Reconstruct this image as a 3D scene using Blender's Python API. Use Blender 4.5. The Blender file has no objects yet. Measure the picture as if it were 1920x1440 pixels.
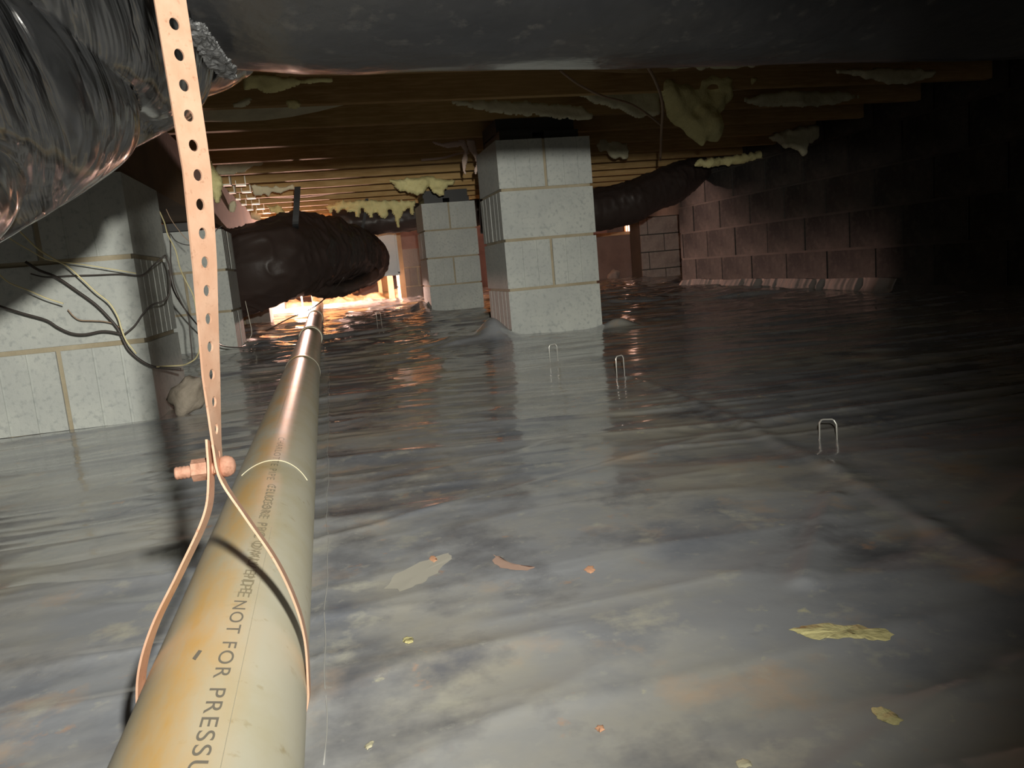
import bpy, math, random
import numpy as np
from mathutils import Vector, Matrix, noise as mnoise
random.seed(7); np.random.seed(7)
C = bpy.context.scene.collection
scene = bpy.context.scene

# ------------------------------------------------------------------ camera
F = 1442.0; H = 0.30
yv = np.array([-353., 192., -F]); yv /= np.linalg.norm(yv)
up = np.array([-.0878, .9961, 222/1442.]); up -= yv*(up@yv); up /= np.linalg.norm(up)
RW = np.array([np.cross(yv, up), yv, up])            # camera axes -> world axes
def U(u, v, Y=None, Z=None, X=None):
    """point of the place seen at a photo pixel, at a known depth Y, height Z or side X (metres)"""
    d = RW@np.array([u-960., 720.-v, -F])
    t = Y/d[1] if Y is not None else ((Z-H)/d[2] if Z is not None else X/d[0])
    p = d*t; return np.array([p[0], p[1], p[2]+H])
cam_d = bpy.data.cameras.new('camera'); cam = bpy.data.objects.new('camera', cam_d); C.objects.link(cam)
cam_d.sensor_width = 36; cam_d.lens = F/1920*36; cam_d.clip_start = .02; cam_d.clip_end = 100
M = Matrix([list(r) for r in RW]).to_4x4(); M.translation = (0, 0, H); cam.matrix_world = M
scene.camera = cam
scene.view_settings.view_transform = 'Standard'
try: scene.view_settings.look = 'None'
except Exception: pass
scene.view_settings.gamma = 1; scene.view_settings.use_curve_mapping = False
scene.view_settings.exposure = 0.27

# ------------------------------------------------------------------ world and lights
w = bpy.data.worlds.new('world'); scene.world = w; w.use_nodes = True
w.node_tree.nodes['Background'].inputs[0].default_value = (.8, .75, .65, 1)
w.node_tree.nodes['Background'].inputs[1].default_value = 1.3

def falloff(light, strength, smooth=0.0):
    light.use_nodes = True
    nt = light.node_tree
    em = [n for n in nt.nodes if n.type == 'EMISSION'][0]
    lf = nt.nodes.new('ShaderNodeLightFalloff')
    lf.inputs['Strength'].default_value = strength; lf.inputs['Smooth'].default_value = smooth
    nt.links.new(lf.outputs['Linear'], em.inputs['Strength'])
# the inspector's flashlight, held just above the camera
ld = bpy.data.lights.new('flashlight_beam', 'SPOT'); lo = bpy.data.objects.new('flashlight_beam', ld); C.objects.link(lo)
lo.location = (.045, -.01, .388)
ld.energy = 60.0; ld.color = (1, .97, .87); ld.spot_size = math.radians(113); ld.spot_blend = 1.0; ld.shadow_soft_size = .009
lo.rotation_euler = Vector((-.20, 1, -.22)).to_track_quat('-Z', 'Y').to_euler()
falloff(ld, 1.0, .26)
# the work lamp burning near the far wall
LAMP = U(563, 541, Y=8.5)
wl = bpy.data.lights.new('work_lamp_light', 'POINT'); wo = bpy.data.objects.new('work_lamp_light', wl); C.objects.link(wo)
wo.location = (LAMP[0], LAMP[1]-.02, LAMP[2]); wl.energy = 640; wl.color = (1, .60, .49); wl.shadow_soft_size = .06
# an added light with no lamp behind it, brightening the far right corner
w2 = bpy.data.lights.new('corner_fill_light', 'POINT'); w2o = bpy.data.objects.new('corner_fill_light', w2); C.objects.link(w2o)
w2o.location = (4.0, 9.5, .72); w2.energy = 3; w2.color = (1, .62, .5); w2.shadow_soft_size = .05

# ------------------------------------------------------------------ node helpers
def mat(name, base=(.5, .5, .5), rough=.6, metal=0., bump=None, mott=None, coat=0., spec=.5, extra=None, emit=None, trans=0.):
    """bump=(scale, strength, distance); mott=[(scale, colour, lo, hi), ...] layers of noise colour"""
    m = bpy.data.materials.new(name); m.use_nodes = True; nt = m.node_tree; N = nt.nodes; L = nt.links
    b = N['Principled BSDF']
    b.inputs['Roughness'].default_value = rough; b.inputs['Metallic'].default_value = metal
    b.inputs['Specular IOR Level'].default_value = spec; b.inputs['Coat Weight'].default_value = coat
    b.inputs['Coat Roughness'].default_value = .12
    b.inputs['Base Color'].default_value = (*base, 1)
    b.inputs['Transmission Weight'].default_value = trans
    tc = N.new('ShaderNodeTexCoord')
    col = None
    for i, lay in enumerate(mott or []):
        sc, c, lo_, hi_ = lay[:4]
        stretch = lay[4] if len(lay) > 4 else (1, 1, 1)
        mp = N.new('ShaderNodeMapping'); mp.inputs['Scale'].default_value = stretch; mp.inputs['Location'].default_value = (i*3.1, i*1.7, i*.9)
        L.new(tc.outputs['Object'], mp.inputs[0])
        n = N.new('ShaderNodeTexNoise'); n.inputs['Scale'].default_value = sc; n.inputs['Detail'].default_value = 6; n.inputs['Roughness'].default_value = .6
        L.new(mp.outputs[0], n.inputs['Vector'])
        r = N.new('ShaderNodeMapRange'); r.inputs['From Min'].default_value = lo_; r.inputs['From Max'].default_value = hi_
        L.new(n.outputs['Fac'], r.inputs['Value'])
        mx = N.new('ShaderNodeMix'); mx.data_type = 'RGBA'
        if col is None: mx.inputs['A'].default_value = (*base, 1)
        else: L.new(col, mx.inputs['A'])
        mx.inputs['B'].default_value = (*c, 1); L.new(r.outputs[0], mx.inputs['Factor'])
        col = mx.outputs['Result']
    if col is not None: L.new(col, b.inputs['Base Color'])
    prev = None
    for (sc, st, dist) in (bump or []):
        n = N.new('ShaderNodeTexNoise'); n.inputs['Scale'].default_value = sc; n.inputs['Detail'].default_value = 5
        L.new(tc.outputs['Object'], n.inputs['Vector'])
        bp = N.new('ShaderNodeBump'); bp.inputs['Strength'].default_value = st; bp.inputs['Distance'].default_value = dist
        L.new(n.outputs['Fac'], bp.inputs['Height'])
        if prev is not None: L.new(prev, bp.inputs['Normal'])
        prev = bp.outputs[0]
    if prev is not None: L.new(prev, b.inputs['Normal'])
    if emit: b.inputs['Emission Color'].default_value = (*emit[0], 1); b.inputs['Emission Strength'].default_value = emit[1]
    if extra: extra(nt, b, tc, col)
    return m

MT = {}
MT['block'] = mat('concrete_block', (.43, .45, .43), .92, bump=[(60, .5, .003), (300, .5, .001)],
    mott=[(5, (.52, .54, .50), .4, .7), (70, (.34, .36, .35), .52, .7), (2.2, (.50, .46, .36), .58, .8)])
MT['block_dim'] = mat('shaded_block', (.16, .15, .14), .95, bump=[(60, .5, .003)], mott=[(5, (.20, .19, .17), .4, .7)])  # darker copy of the block, the far piers' shade put into its colour
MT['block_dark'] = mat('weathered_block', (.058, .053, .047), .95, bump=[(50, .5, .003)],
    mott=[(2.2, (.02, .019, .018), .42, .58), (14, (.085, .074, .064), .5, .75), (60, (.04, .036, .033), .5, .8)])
MT['block_pale'] = mat('pale_parged_block', (.40, .33, .30), .95, bump=[(50, .5, .003)],
    mott=[(4, (.28, .22, .2), .45, .65), (20, (.5, .42, .36), .5, .75)])
MT['mortar'] = mat('mortar', (.33, .28, .19), .95, bump=[(80, .6, .004)], mott=[(8, (.42, .37, .27), .4, .7)])
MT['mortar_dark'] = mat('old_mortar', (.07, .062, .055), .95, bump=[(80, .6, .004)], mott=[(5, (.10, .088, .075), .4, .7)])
MT['wood'] = mat('joist_wood', (.42, .28, .12), .85, spec=.12, bump=[(30, .25, .003)],
    mott=[(2.5, (.30, .18, .07), .4, .7), (9, (.52, .35, .17), .45, .75, (1, 6, 14))])
MT['wood_dark'] = mat('girder_wood', (.17, .10, .055), .8, bump=[(30, .25, .003)], mott=[(3, (.10, .06, .035), .4, .65)])
MT['wood_new'] = mat('framing_wood', (.62, .42, .24), .7, mott=[(6, (.5, .3, .16), .4, .7)])
MT['duct'] = mat('black_duct_wrap', (.016, .017, .019), .27, coat=.2, bump=[(9, .35, .02), (40, .25, .004)],
    mott=[(3, (.035, .035, .036), .45, .7), (55, (.05, .048, .045), .58, .74)])
def crumple_extra(nt, b, tc, col):
    N, L = nt.nodes, nt.links
    a = Vector((-.36, -.41, -.31)).normalized(); c = a.cross(Vector((0, 0, 1))).normalized(); e = a.cross(c)
    cb = N.new('ShaderNodeCombineXYZ')
    for k, (v_, sc_) in enumerate(((a, 30), (c, 5), (e, 5))):
        d = N.new('ShaderNodeVectorMath'); d.operation = 'DOT_PRODUCT'; d.inputs[1].default_value = v_*sc_+(c*9 if k == 0 else Vector())
        L.new(tc.outputs['Object'], d.inputs[0]); L.new(d.outputs['Value'], cb.inputs[k])
    n = N.new('ShaderNodeTexNoise'); n.inputs['Scale'].default_value = 1; n.inputs['Detail'].default_value = 4; n.inputs['Distortion'].default_value = .6
    L.new(cb.outputs[0], n.inputs['Vector'])
    s1 = N.new('ShaderNodeMath'); s1.operation = 'MULTIPLY_ADD'; s1.inputs[1].default_value = 2; s1.inputs[2].default_value = -1; L.new(n.outputs['Fac'], s1.inputs[0])
    s2 = N.new('ShaderNodeMath'); s2.operation = 'ABSOLUTE'; L.new(s1.outputs[0], s2.inputs[0])
    bp = N.new('ShaderNodeBump'); bp.inputs['Strength'].default_value = .9; bp.inputs['Distance'].default_value = .022
    L.new(s2.outputs[0], bp.inputs['Height'])
    old = b.inputs['Normal'].links
    if old: L.new(old[0].from_socket, bp.inputs['Normal'])
    L.new(bp.outputs[0], b.inputs['Normal'])
MT['duct_crumpled'] = mat('crumpled_black_wrap', (.014, .015, .017), .22, coat=1., spec=1., bump=[(22, .3, .006)], mott=[(3, (.03, .031, .032), .45, .7)], extra=crumple_extra)
MT['duct_far'] = mat('black_duct_plastic', (.042, .030, .026), .44, spec=.35, bump=[(12, .3, .01)])
MT['foil'] = mat('crinkled_tape', (.11, .112, .115), .5, .3, bump=[(60, 1., .006)])
MT['strap'] = mat('coppery_strap', (.74, .44, .30), .5, .12, bump=[(150, .4, .0006)], mott=[(60, (.82, .53, .38), .4, .7), (220, (.5, .26, .16), .6, .75)])
MT['rust'] = mat('rusty_bolt', (.62, .34, .24), .7, .2, bump=[(200, .5, .001)], mott=[(120, (.33, .15, .09), .5, .7)])
MT['ink'] = mat('grey_ink', (.22, .20, .16), .7)
MT['ink_faint'] = mat('faint_ink', (.36, .31, .2), .7)
MT['insul'] = mat('yellow_insulation', (.78, .72, .36), .95, bump=[(35, .8, .01), (150, .5, .003)], mott=[(9, (.6, .54, .25), .4, .7)])
MT['insul_pale'] = mat('dusty_insulation', (.66, .63, .44), .95, bump=[(35, .6, .01)], mott=[(9, (.5, .46, .32), .4, .7)])
MT['kraft'] = mat('kraft_facing', (.34, .23, .11), .9, spec=.12, bump=[(14, .5, .01)], mott=[(4, (.22, .13, .06), .4, .65), (10, (.42, .36, .17), .62, .72)])
MT['paper'] = mat('torn_paper', (.55, .42, .35), .85, bump=[(40, .5, .004)])
MT['galv'] = mat('galvanized_steel', (.24, .28, .30), .5, .5, bump=[(20, .2, .003)])
MT['hanger'] = mat('bright_zinc', (.85, .85, .74), .55, .1)
MT['subfloor'] = mat('subfloor_board', (.25, .16, .08), .85, bump=[(30, .3, .003)])
MT['wire_y'] = mat('yellow_wire', (.72, .64, .36), .5)
MT['wire_w'] = mat('cream_wire', (.75, .72, .6), .5)
MT['wire_k'] = mat('dark_cable', (.055, .045, .04), .5)
MT['wire_b'] = mat('brown_wire', (.35, .24, .16), .6)
MT['steel'] = mat('staple_wire', (.75, .75, .7), .3, .5)
MT['stone'] = mat('rough_stone', (.30, .26, .21), .9, bump=[(30, .8, .01)], mott=[(20, (.2, .17, .13), .4, .7)])
MT['tag'] = mat('white_paper', (.75, .73, .68), .8)
MT['webbing'] = mat('black_webbing', (.007, .008, .009), .6)
MT['soil'] = mat('clay_soil', (.16, .10, .06), 1., bump=[(8, .6, .02)])
MT['red_wall'] = mat('far_masonry', (.30, .20, .17), .95, bump=[(20, .4, .005)], mott=[(3, (.2, .13, .11), .4, .7)])
MT['orange'] = mat('orange_leaf', (.66, .36, .22), .8)
MT['bulb'] = mat('lamp_glow', (1, .9, .8), .5, emit=((1, .78, .6), 60))
MT['black'] = mat('black_plastic', (.02, .02, .02), .5)
MT['glass'] = mat('window_pane', (.35, .25, .25), .15, spec=.6)

def pvc_extra(nt, b, tc, col):
    N, L = nt.nodes, nt.links
    # yellow-brown dust stain lying along the upper left flank of the pipe
    g = N.new('ShaderNodeSeparateXYZ'); L.new(tc.outputs['Object'], g.inputs[0])
    n = N.new('ShaderNodeTexNoise'); n.inputs['Scale'].default_value = 16; n.inputs['Detail'].default_value = 8; n.inputs['Roughness'].default_value = .65
    mp = N.new('ShaderNodeMapping'); mp.inputs['Scale'].default_value = (1.4, .35, 1.4); L.new(tc.outputs['Object'], mp.inputs[0]); L.new(mp.outputs[0], n.inputs['Vector'])
    a = N.new('ShaderNodeMath'); a.operation = 'MULTIPLY_ADD'; a.inputs[1].default_value = 1.0; a.inputs[2].default_value = .092
    L.new(g.outputs['X'], a.inputs[0])                     # X + .092
    ab = N.new('ShaderNodeMath'); ab.operation = 'ABSOLUTE'; L.new(a.outputs[0], ab.inputs[0])
    r1 = N.new('ShaderNodeMapRange'); r1.inputs['From Min'].default_value = .003; r1.inputs['From Max'].default_value = .036; r1.inputs['To Min'].default_value = 1; r1.inputs['To Max'].default_value = 0
    L.new(ab.outputs[0], r1.inputs['Value'])
    r2 = N.new('ShaderNodeMapRange'); r2.inputs['From Min'].default_value = .36; r2.inputs['From Max'].default_value = .6
    L.new(n.outputs['Fac'], r2.inputs['Value'])
    mu = N.new('ShaderNodeMath'); mu.operation = 'MULTIPLY'; L.new(r1.outputs[0], mu.inputs[0]); L.new(r2.outputs[0], mu.inputs[1])
    mx = N.new('ShaderNodeMix'); mx.data_type = 'RGBA'; mx.inputs['B'].default_value = (.78, .50, .19, 1)
    L.new(col, mx.inputs['A']); L.new(mu.outputs[0], mx.inputs['Factor']); L.new(mx.outputs['Result'], b.inputs['Base Color'])
MT['pvc'] = mat('cream_pvc', (.66, .63, .50), .42, bump=[(120, .12, .0008)],
    mott=[(14, (.60, .55, .38), .45, .7), (90, (.5, .43, .27), .62, .75)], extra=pvc_extra)

def vb_extra(nt, b, tc, col):
    N, L = nt.nodes, nt.links
    n = N.new('ShaderNodeTexNoise'); n.inputs['Scale'].default_value = 5; n.inputs['Detail'].default_value = 6
    L.new(tc.outputs['Object'], n.inputs['Vector'])
    r = N.new('ShaderNodeMapRange'); r.inputs['From Min'].default_value = .35; r.inputs['From Max'].default_value = .7
    r.inputs['To Min'].default_value = .12; r.inputs['To Max'].default_value = .28
    b.inputs['Coat Weight'].default_value = .5; b.inputs['Coat Roughness'].default_value = .07
    L.new(n.outputs['Fac'], r.inputs['Value']); L.new(r.outputs[0], b.inputs['Roughness'])
MT['barrier'] = mat('vapor_barrier', (.36, .375, .40), .25, spec=.5, bump=[(14, .25, .006)],
    mott=[(2.6, (.47, .45, .39), .44, .62), (4.5, (.21, .23, .275), .50, .68), (9, (.54, .42, .32), .58, .74), (16, (.54, .53, .46), .58, .72), (6, (.20, .205, .225), .56, .70), (60, (.45, .45, .42), .6, .75), (24, (.56, .36, .25), .66, .76), (34, (.60, .58, .42), .68, .76)], extra=vb_extra)

# ------------------------------------------------------------------ mesh helpers
def link(name, me, m, parent=None, smooth=False):
    o = bpy.data.objects.new(name, me); C.objects.link(o)
    if m is not None and not me.materials: me.materials.append(m)
    if smooth: me.polygons.foreach_set('use_smooth', [True]*len(me.polygons))
    if parent is not None: o.parent = parent
    return o
def poly(name, v, f, m, parent=None, smooth=False):
    me = bpy.data.meshes.new(name); me.from_pydata([tuple(map(float, p)) for p in v], [], f); me.update()
    return link(name, me, m, parent, smooth)
def boxvf(x0, x1, y0, y1, z0, z1, o=0):
    v = [(x0,y0,z0),(x1,y0,z0),(x1,y1,z0),(x0,y1,z0),(x0,y0,z1),(x1,y0,z1),(x1,y1,z1),(x0,y1,z1)]
    f = [(3,2,1,0),(4,5,6,7),(0,1,5,4),(1,2,6,5),(2,3,7,6),(3,0,4,7)]
    return v, [tuple(i+o for i in q) for q in f]
def box(name, x0, x1, y0, y1, z0, z1, m, parent=None, jit=0):
    v, f = boxvf(x0, x1, y0, y1, z0, z1)
    if jit: v = [tuple(c+random.uniform(-jit, jit) for c in p) for p in v]
    return poly(name, v, f, m, parent)
def boxes(name, lst, m, parent=None):
    V, Fc = [], []
    for b in lst:
        v, f = boxvf(*b, o=len(V)); V += v; Fc += f
    return poly(name, V, Fc, m, parent)
def tag(o, label=None, cat=None, group=None, kind=None):
    if label: o['label'] = label
    if cat: o['category'] = cat
    if group: o['group'] = group
    if kind: o['kind'] = kind
    return o
def empty(name, loc, label=None, cat=None, group=None):
    o = bpy.data.objects.new(name, None); C.objects.link(o); o.location = tuple(map(float, loc)); o.empty_display_size = .05
    return tag(o, label, cat, group)
def keep(o, root):            # parent while keeping the world position
    o.parent = root; o.matrix_parent_inverse = Matrix.Translation(-root.location); return o
def catmull(P, n):
    P = [np.array(p, float) for p in P]; P = [2*P[0]-P[1]]+P+[2*P[-1]-P[-2]]; out = []
    for i in range(1, len(P)-2):
        for k in range(n):
            t = k/n; a, b, c, d = P[i-1:i+3]
            out.append(.5*((2*b)+(c-a)*t+(2*a-5*b+4*c-d)*t*t+(-a+3*b-3*c+d)*t**3))
    out.append(P[-2]); return np.array(out)
def tubemesh(path, rad, seg, disp=None, caps=True, V=None, Fc=None):
    """path (n,3), rad scalar or (n,), disp(s, ang) -> radial offset"""
    path = np.array(path, float); n = len(path); rad = np.broadcast_to(np.array(rad, float), (n,))
    T = np.gradient(path, axis=0); T /= np.linalg.norm(T, axis=1)[:, None]
    s = np.concatenate([[0], np.cumsum(np.linalg.norm(np.diff(path, axis=0), axis=1))])
    ref = np.array([0, 0, 1.]) if abs(T[0][2]) < .9 else np.array([0, 1., 0])
    u = np.cross(T[0], ref); u /= np.linalg.norm(u)
    ang = np.linspace(0, 2*math.pi, seg, endpoint=False)
    V = [] if V is None else V; Fc = [] if Fc is None else Fc; o = len(V)
    for i in range(n):
        u = u-T[i]*(u@T[i]); u /= np.linalg.norm(u); w_ = np.cross(T[i], u)
        r = rad[i] + (disp(s[i], ang) if disp else 0)
        ring = path[i]+(np.cos(ang)*r)[:, None]*u+(np.sin(ang)*r)[:, None]*w_
        V += [tuple(p) for p in ring]
    for i in range(n-1):
        for j in range(seg):
            k = (j+1) % seg; Fc.append((o+i*seg+j, o+i*seg+k, o+(i+1)*seg+k, o+(i+1)*seg+j))
    if caps: Fc.append(tuple(o+j for j in range(seg))[::-1]); Fc.append(tuple(o+(n-1)*seg+j for j in range(seg)))
    return V, Fc
def tube(name, path, rad, seg, m, parent=None, disp=None, caps=True, n=0):
    if n: path = catmull(path, n)
    V, Fc = tubemesh(path, rad, seg, disp, caps); return poly(name, V, Fc, m, parent, True)

def hsh(i, j, s):
    a = np.sin(i*127.1+j*311.7+s*74.7)*43758.5453; return a-np.floor(a)
def vn(x, y, s=0):
    xi, yi = np.floor(x), np.floor(y); fx, fy = x-xi, y-yi; fx = fx*fx*(3-2*fx); fy = fy*fy*(3-2*fy)
    return (hsh(xi, yi, s)*(1-fx)+hsh(xi+1, yi, s)*fx)*(1-fy)+(hsh(xi, yi+1, s)*(1-fx)+hsh(xi+1, yi+1, s)*fx)*fy
def ridge(x, y, s=0, p=3):    # sharp creases
    return (1-np.abs(2*vn(x, y, s)-1))**p

# ------------------------------------------------------------------ the setting
def wall_blocks(wall, axis, const, a0, a1, z0, n, m, first=0., facing=-1, depth=.1, BL=.406):
    """courses of blocks standing on a wall's face: axis 'Y' (wall at X=const) or 'X' (wall at Y=const)"""
    cache = {}
    for c in range(n):
        a = a0-first-(BL/2 if c % 2 else 0)
        while a < a1:
            s, e = max(a, a0), min(a+BL, a1)
            if e-s > .05:
                L_ = round(e-s-.012, 3); pr = random.uniform(0, .004)
                key = L_
                if key not in cache:
                    v, f = boxvf(0, depth, 0, L_, 0, .19) if axis == 'Y' else boxvf(0, L_, 0, depth, 0, .19)
                    me = bpy.data.meshes.new('block'); me.from_pydata(v, [], f); me.materials.append(m); cache[key] = me
                o = link('block', cache[key], None, wall)
                if axis == 'Y': o.location = (const-pr, s+.006, z0+c*.203)
                else: o.location = (s+.006, const-pr, z0+c*.203)
            a += BL
soil = box('floor', -3.4, 4.6, -2.2, 12.2, -.5, -.13, MT['soil']); tag(soil, kind='structure')
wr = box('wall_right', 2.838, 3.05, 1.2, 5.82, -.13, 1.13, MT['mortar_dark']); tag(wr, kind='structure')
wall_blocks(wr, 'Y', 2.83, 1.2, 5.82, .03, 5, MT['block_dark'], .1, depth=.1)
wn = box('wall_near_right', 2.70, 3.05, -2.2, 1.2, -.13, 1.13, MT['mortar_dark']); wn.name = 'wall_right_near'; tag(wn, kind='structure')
wj = box('wall_far_right', 3.67, 4.6, 8.61, 8.9, -.13, .72, MT['mortar_dark']); tag(wj, kind='structure')
wall_blocks(wj, 'X', 8.60, 3.67, 4.4, -.09, 4, MT['block_pale'], .1, depth=.1)
wb = box('wall_back', -3.4, 4.6, 11.6, 11.9, -.13, 1.13, MT['red_wall']); tag(wb, kind='structure')
wlft = box('wall_left', -3.4, -3.2, -2.2, 11.6, -.13, 1.13, MT['mortar_dark']); tag(wlft, kind='structure')
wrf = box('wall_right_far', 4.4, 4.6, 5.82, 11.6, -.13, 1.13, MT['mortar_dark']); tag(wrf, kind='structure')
box('ledge_return', 3.05, 4.4, 5.6, 5.82, -.13, 1.13, MT['mortar_dark'], wr)
# the wall behind the viewer, with an added opening that lets world light fill the shadows
wf = boxes('wall_front', [(-3.4, .9, -2.4, -2.2, -.13, 1.13), (2.6, 3.05, -2.4, -2.2, -.13, 1.13)], MT['mortar_dark']); tag(wf, kind='structure')

ceil = box('ceiling', -3.4, 4.6, -2.4, 11.9, 1.13, 1.16, MT['subfloor']); tag(ceil, kind='structure')
JY = [2.46+.4*k-.05 for k in range(-8, 24)]
JZ = .90
jv, jf = boxvf(0, 8, 0, .038, 0, 1.13-JZ); jm = bpy.data.meshes.new('joist'); jm.from_pydata(jv, [], jf); jm.materials.append(MT['wood'])
for y in JY:
    o = link('joist', jm, None, ceil); o.location = (-3.4, y, JZ)
# faced batts tucked between the joists
def sheet(name, x0, x1, y0, y1, zf, nx, ny, m, parent=None):
    X, Y = np.meshgrid(np.linspace(x0, x1, nx), np.linspace(y0, y1, ny)); Z = zf(X, Y)
    v = np.stack([X, Y, Z], -1).reshape(-1, 3)
    f = [(j*nx+i, j*nx+i+1, (j+1)*nx+i+1, (j+1)*nx+i) for j in range(ny-1) for i in range(nx-1)]
    return poly(name, v, f, m, parent, True)
for k, y in enumerate(JY[:-1]):
    amp = .10 if y < 7 else .05
    def zf(X, Y, k=k, y=y, amp=amp):
        t = (Y-y-.038)/.362
        sag = 4*t*(1-t)
        return 1.06-.03*vn(X*2.3, Y*0+k, 5)-sag*(.05+amp*vn(X*1.1+k*3.7, Y*0+k*7.1, 3)**2)
    b = sheet('insulation_batt', -3.3, 4.5, y+.04, y+.398, zf, 80, 7, MT['kraft'] if k % 3 else MT['insul_pale'], ceil)

# ------------------------------------------------------------------ the ground sheet
def gauss(X, Y, x, y, sx, sy): return np.exp(-((X-x)/sx)**2-((Y-y)/sy)**2)
def seg_dist(X, Y, a, b):
    a = np.array(a); b = np.array(b); d = b-a; L2 = d@d; t = np.clip(((X-a[0])*d[0]+(Y-a[1])*d[1])/L2, 0, 1)
    return np.hypot(X-a[0]-t*d[0], Y-a[1]-t*d[1])
s1a, s1b = U(618, 690, Z=.0)[:2], U(607, 1440, Z=.0)[:2]
fold = [U(u, v, Z=.02)[:2] for u, v in ((1180, 690), (1400, 772), (1560, 850), (1740, 950), (1920, 1062))]
cross = [U(1560, 900, Z=.02)[:2], U(1505, 1060, Z=.02)[:2]]
def floor_h(X, Y):
    wx = X+.25*vn(X*1.5, Y*1.5, 11); wy = Y+.22*vn(X*1.1, Y*1.3, 12)
    far = np.clip((Y-2.2)/2.5, 0, 1)
    h = .022*(vn(X*.9, Y*.9, 1)-.5)+.012*(vn(X*2.7, Y*2.7, 2)-.5)+.003*(vn(X*9, Y*9, 4)-.5)
    h = h*(.5+.9*far)
    # creases, mostly running across the room
    h += (.0045+.012*far)*ridge(wx*1.1, wy*4.2, 21, 4)
    h += (.002+.010*far)*ridge(wx*1.6+wy*.6, wy*7.5, 22, 4)
    h += (.0013+.005*far)*ridge(wx*3.2-wy*1.2, wy*15, 23, 4)
    h += (.0006+.0015*far)*ridge(wx*9, wy*26, 24, 2)
    mid = np.clip((Y-.9)/.8, 0, 1); h += .0022*mid*ridge(wx*2.2+3, wy*11, 25, 5)+.0012*mid*ridge(wx*4+wy, wy*22, 26, 4)+.010*far*ridge(wx*2.4, wy*9, 28, 5)+.005*far*ridge(wx*3+wy*1.4, wy*17, 29, 4)
    # long pull lines fanning from the left foreground
    h += .0035*np.clip(1.6-Y, 0, 1)*ridge(X*1.3+Y*2.1+9, Y*6-X*2.2, 27, 6)
    h += .0018*np.exp(-(seg_dist(X, Y, s1a, s1b)/.004)**2)
    for a, b in zip(fold[:-1], fold[1:]):
        d = seg_dist(X, Y, a, b); h += .003*np.exp(-(d/.016)**2)
    h += .005*np.exp(-(seg_dist(X, Y, cross[0], cross[1])/.012)**2)
    # swell over rubble beside the piers, and the sheet lapping up pier feet
    h += .075*gauss(X, Y, .665, 3.16, .06, .11)+.03*gauss(X, Y, .5, 3.1, .18, .1)
    h += .06*gauss(X, Y, .72, 6.0, .07, .25)+.03*gauss(X, Y, -.33, 4.0, .12, .12)+.035*gauss(X, Y, 1.2, 3.1, .07, .06)
    # low ridge that hides the far ground, ground rising towards the right wall
    h += .05*gauss(X, Y, .2, 8.2, 1.2, .5)*np.clip(vn(X*2, Y*2, 9)+.3, 0, 1)
    return h-.004
rows = np.concatenate([np.linspace(.02, 1.0, 190, endpoint=False), np.geomspace(1.0, 11.6, 470)])
rows = np.concatenate([[-2.2, -1, -.4], rows])
cols = np.concatenate([np.linspace(-3.2, -1.2, 50, endpoint=False), np.linspace(-1.2, 1.4, 400, endpoint=False), np.linspace(1.4, 4.4, 130)])
GX, GY = np.meshgrid(cols, rows); GZ = floor_h(GX, GY)
nc, nr = len(cols), len(rows)
me = bpy.data.meshes.new('vapor_barrier')
vv = np.stack([GX, GY, GZ], -1).reshape(-1, 3).astype(np.float32)
idx = np.arange(nc*nr).reshape(nr, nc)
q = np.stack([idx[:-1, :-1], idx[:-1, 1:], idx[1:, 1:], idx[1:, :-1]], -1).reshape(-1, 4)
# no sheet outside the near right wall
cx = vv[q].mean(1); q = q[~((cx[:, 0] > 2.84) & (cx[:, 1] < 5.8))]
me.vertices.add(len(vv)); me.vertices.foreach_set('co', vv.ravel())
me.loops.add(q.size); me.loops.foreach_set('vertex_index', q.ravel().astype(np.int32))
me.polygons.add(len(q)); me.polygons.foreach_set('loop_start', np.arange(0, q.size, 4, dtype=np.int32)); me.polygons.foreach_set('loop_total', np.full(len(q), 4, dtype=np.int32))
me.update(calc_edges=True)
vb = link('vapor_barrier', me, MT['barrier'], None, True)
tag(vb, 'wrinkled glossy dark plastic sheet covering the whole crawl space floor', 'plastic sheet')
def fh(x, y): return float(floor_h(np.array([float(x)]), np.array([float(y)]))[0])
# pleated edge turned up along the foot of the right wall
V, Fc = [], []; ys = np.arange(3.35, 5.8, .005)
for i, y in enumerate(ys):
    ple = .034*ridge(np.array(y*15.), np.array(0.), 31, 1)+.022*vn(np.array(y*44.), np.array(0.), 32)
    top = .066+.015*vn(np.array(y*4.), np.array(0.), 33)
    for k, (dx, z) in enumerate(((.10, -.012), (.035+ple*.6, .004), (.012+ple, .03), (.008+.5*ple, top-.008))):
        V.append((2.825-dx, y, z))
for i in range(len(ys)-1):
    for k in range(3): a = i*4+k; Fc.append((a, a+1, a+5, a+4))
pe = poly('pleated_edge', V, Fc, mat('shiny_pleat', (.26, .24, .225), .16, spec=.8, coat=.5), vb, True)

# ------------------------------------------------------------------ block piers
def groove_block():
    L_, W_, g, d = .401, .194, .007, .003
    hl, hw = L_/2, W_/2
    out = [(-hl, -hw), (hl, -hw)]
    for t in (-.042, .020): out += [(hl, t-g/2), (hl-d, t-g/2+.001), (hl-d, t+g/2-.001), (hl, t+g/2)]
    out += [(hl, hw), (-hl, hw)]
    for t in (.026, -.036): out += [(-hl, t+g/2), (-hl+d, t+g/2-.001), (-hl+d, t-g/2+.001), (-hl, t-g/2)]
    n = len(out); v = [(x, y, 0) for x, y in out]+[(x, y, .191) for x, y in out]
    f = [tuple(range(n))[::-1], tuple(range(n, 2*n))]+[(i, (i+1) % n, (i+1) % n+n, i+n) for i in range(n)]
    me = bpy.data.meshes.new('block'); me.from_pydata(v, [], f); me.materials.append(MT['block']); me.update(); return me
GB = groove_block()
GD = GB.copy(); GD.materials[0] = MT['block_dim']
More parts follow.
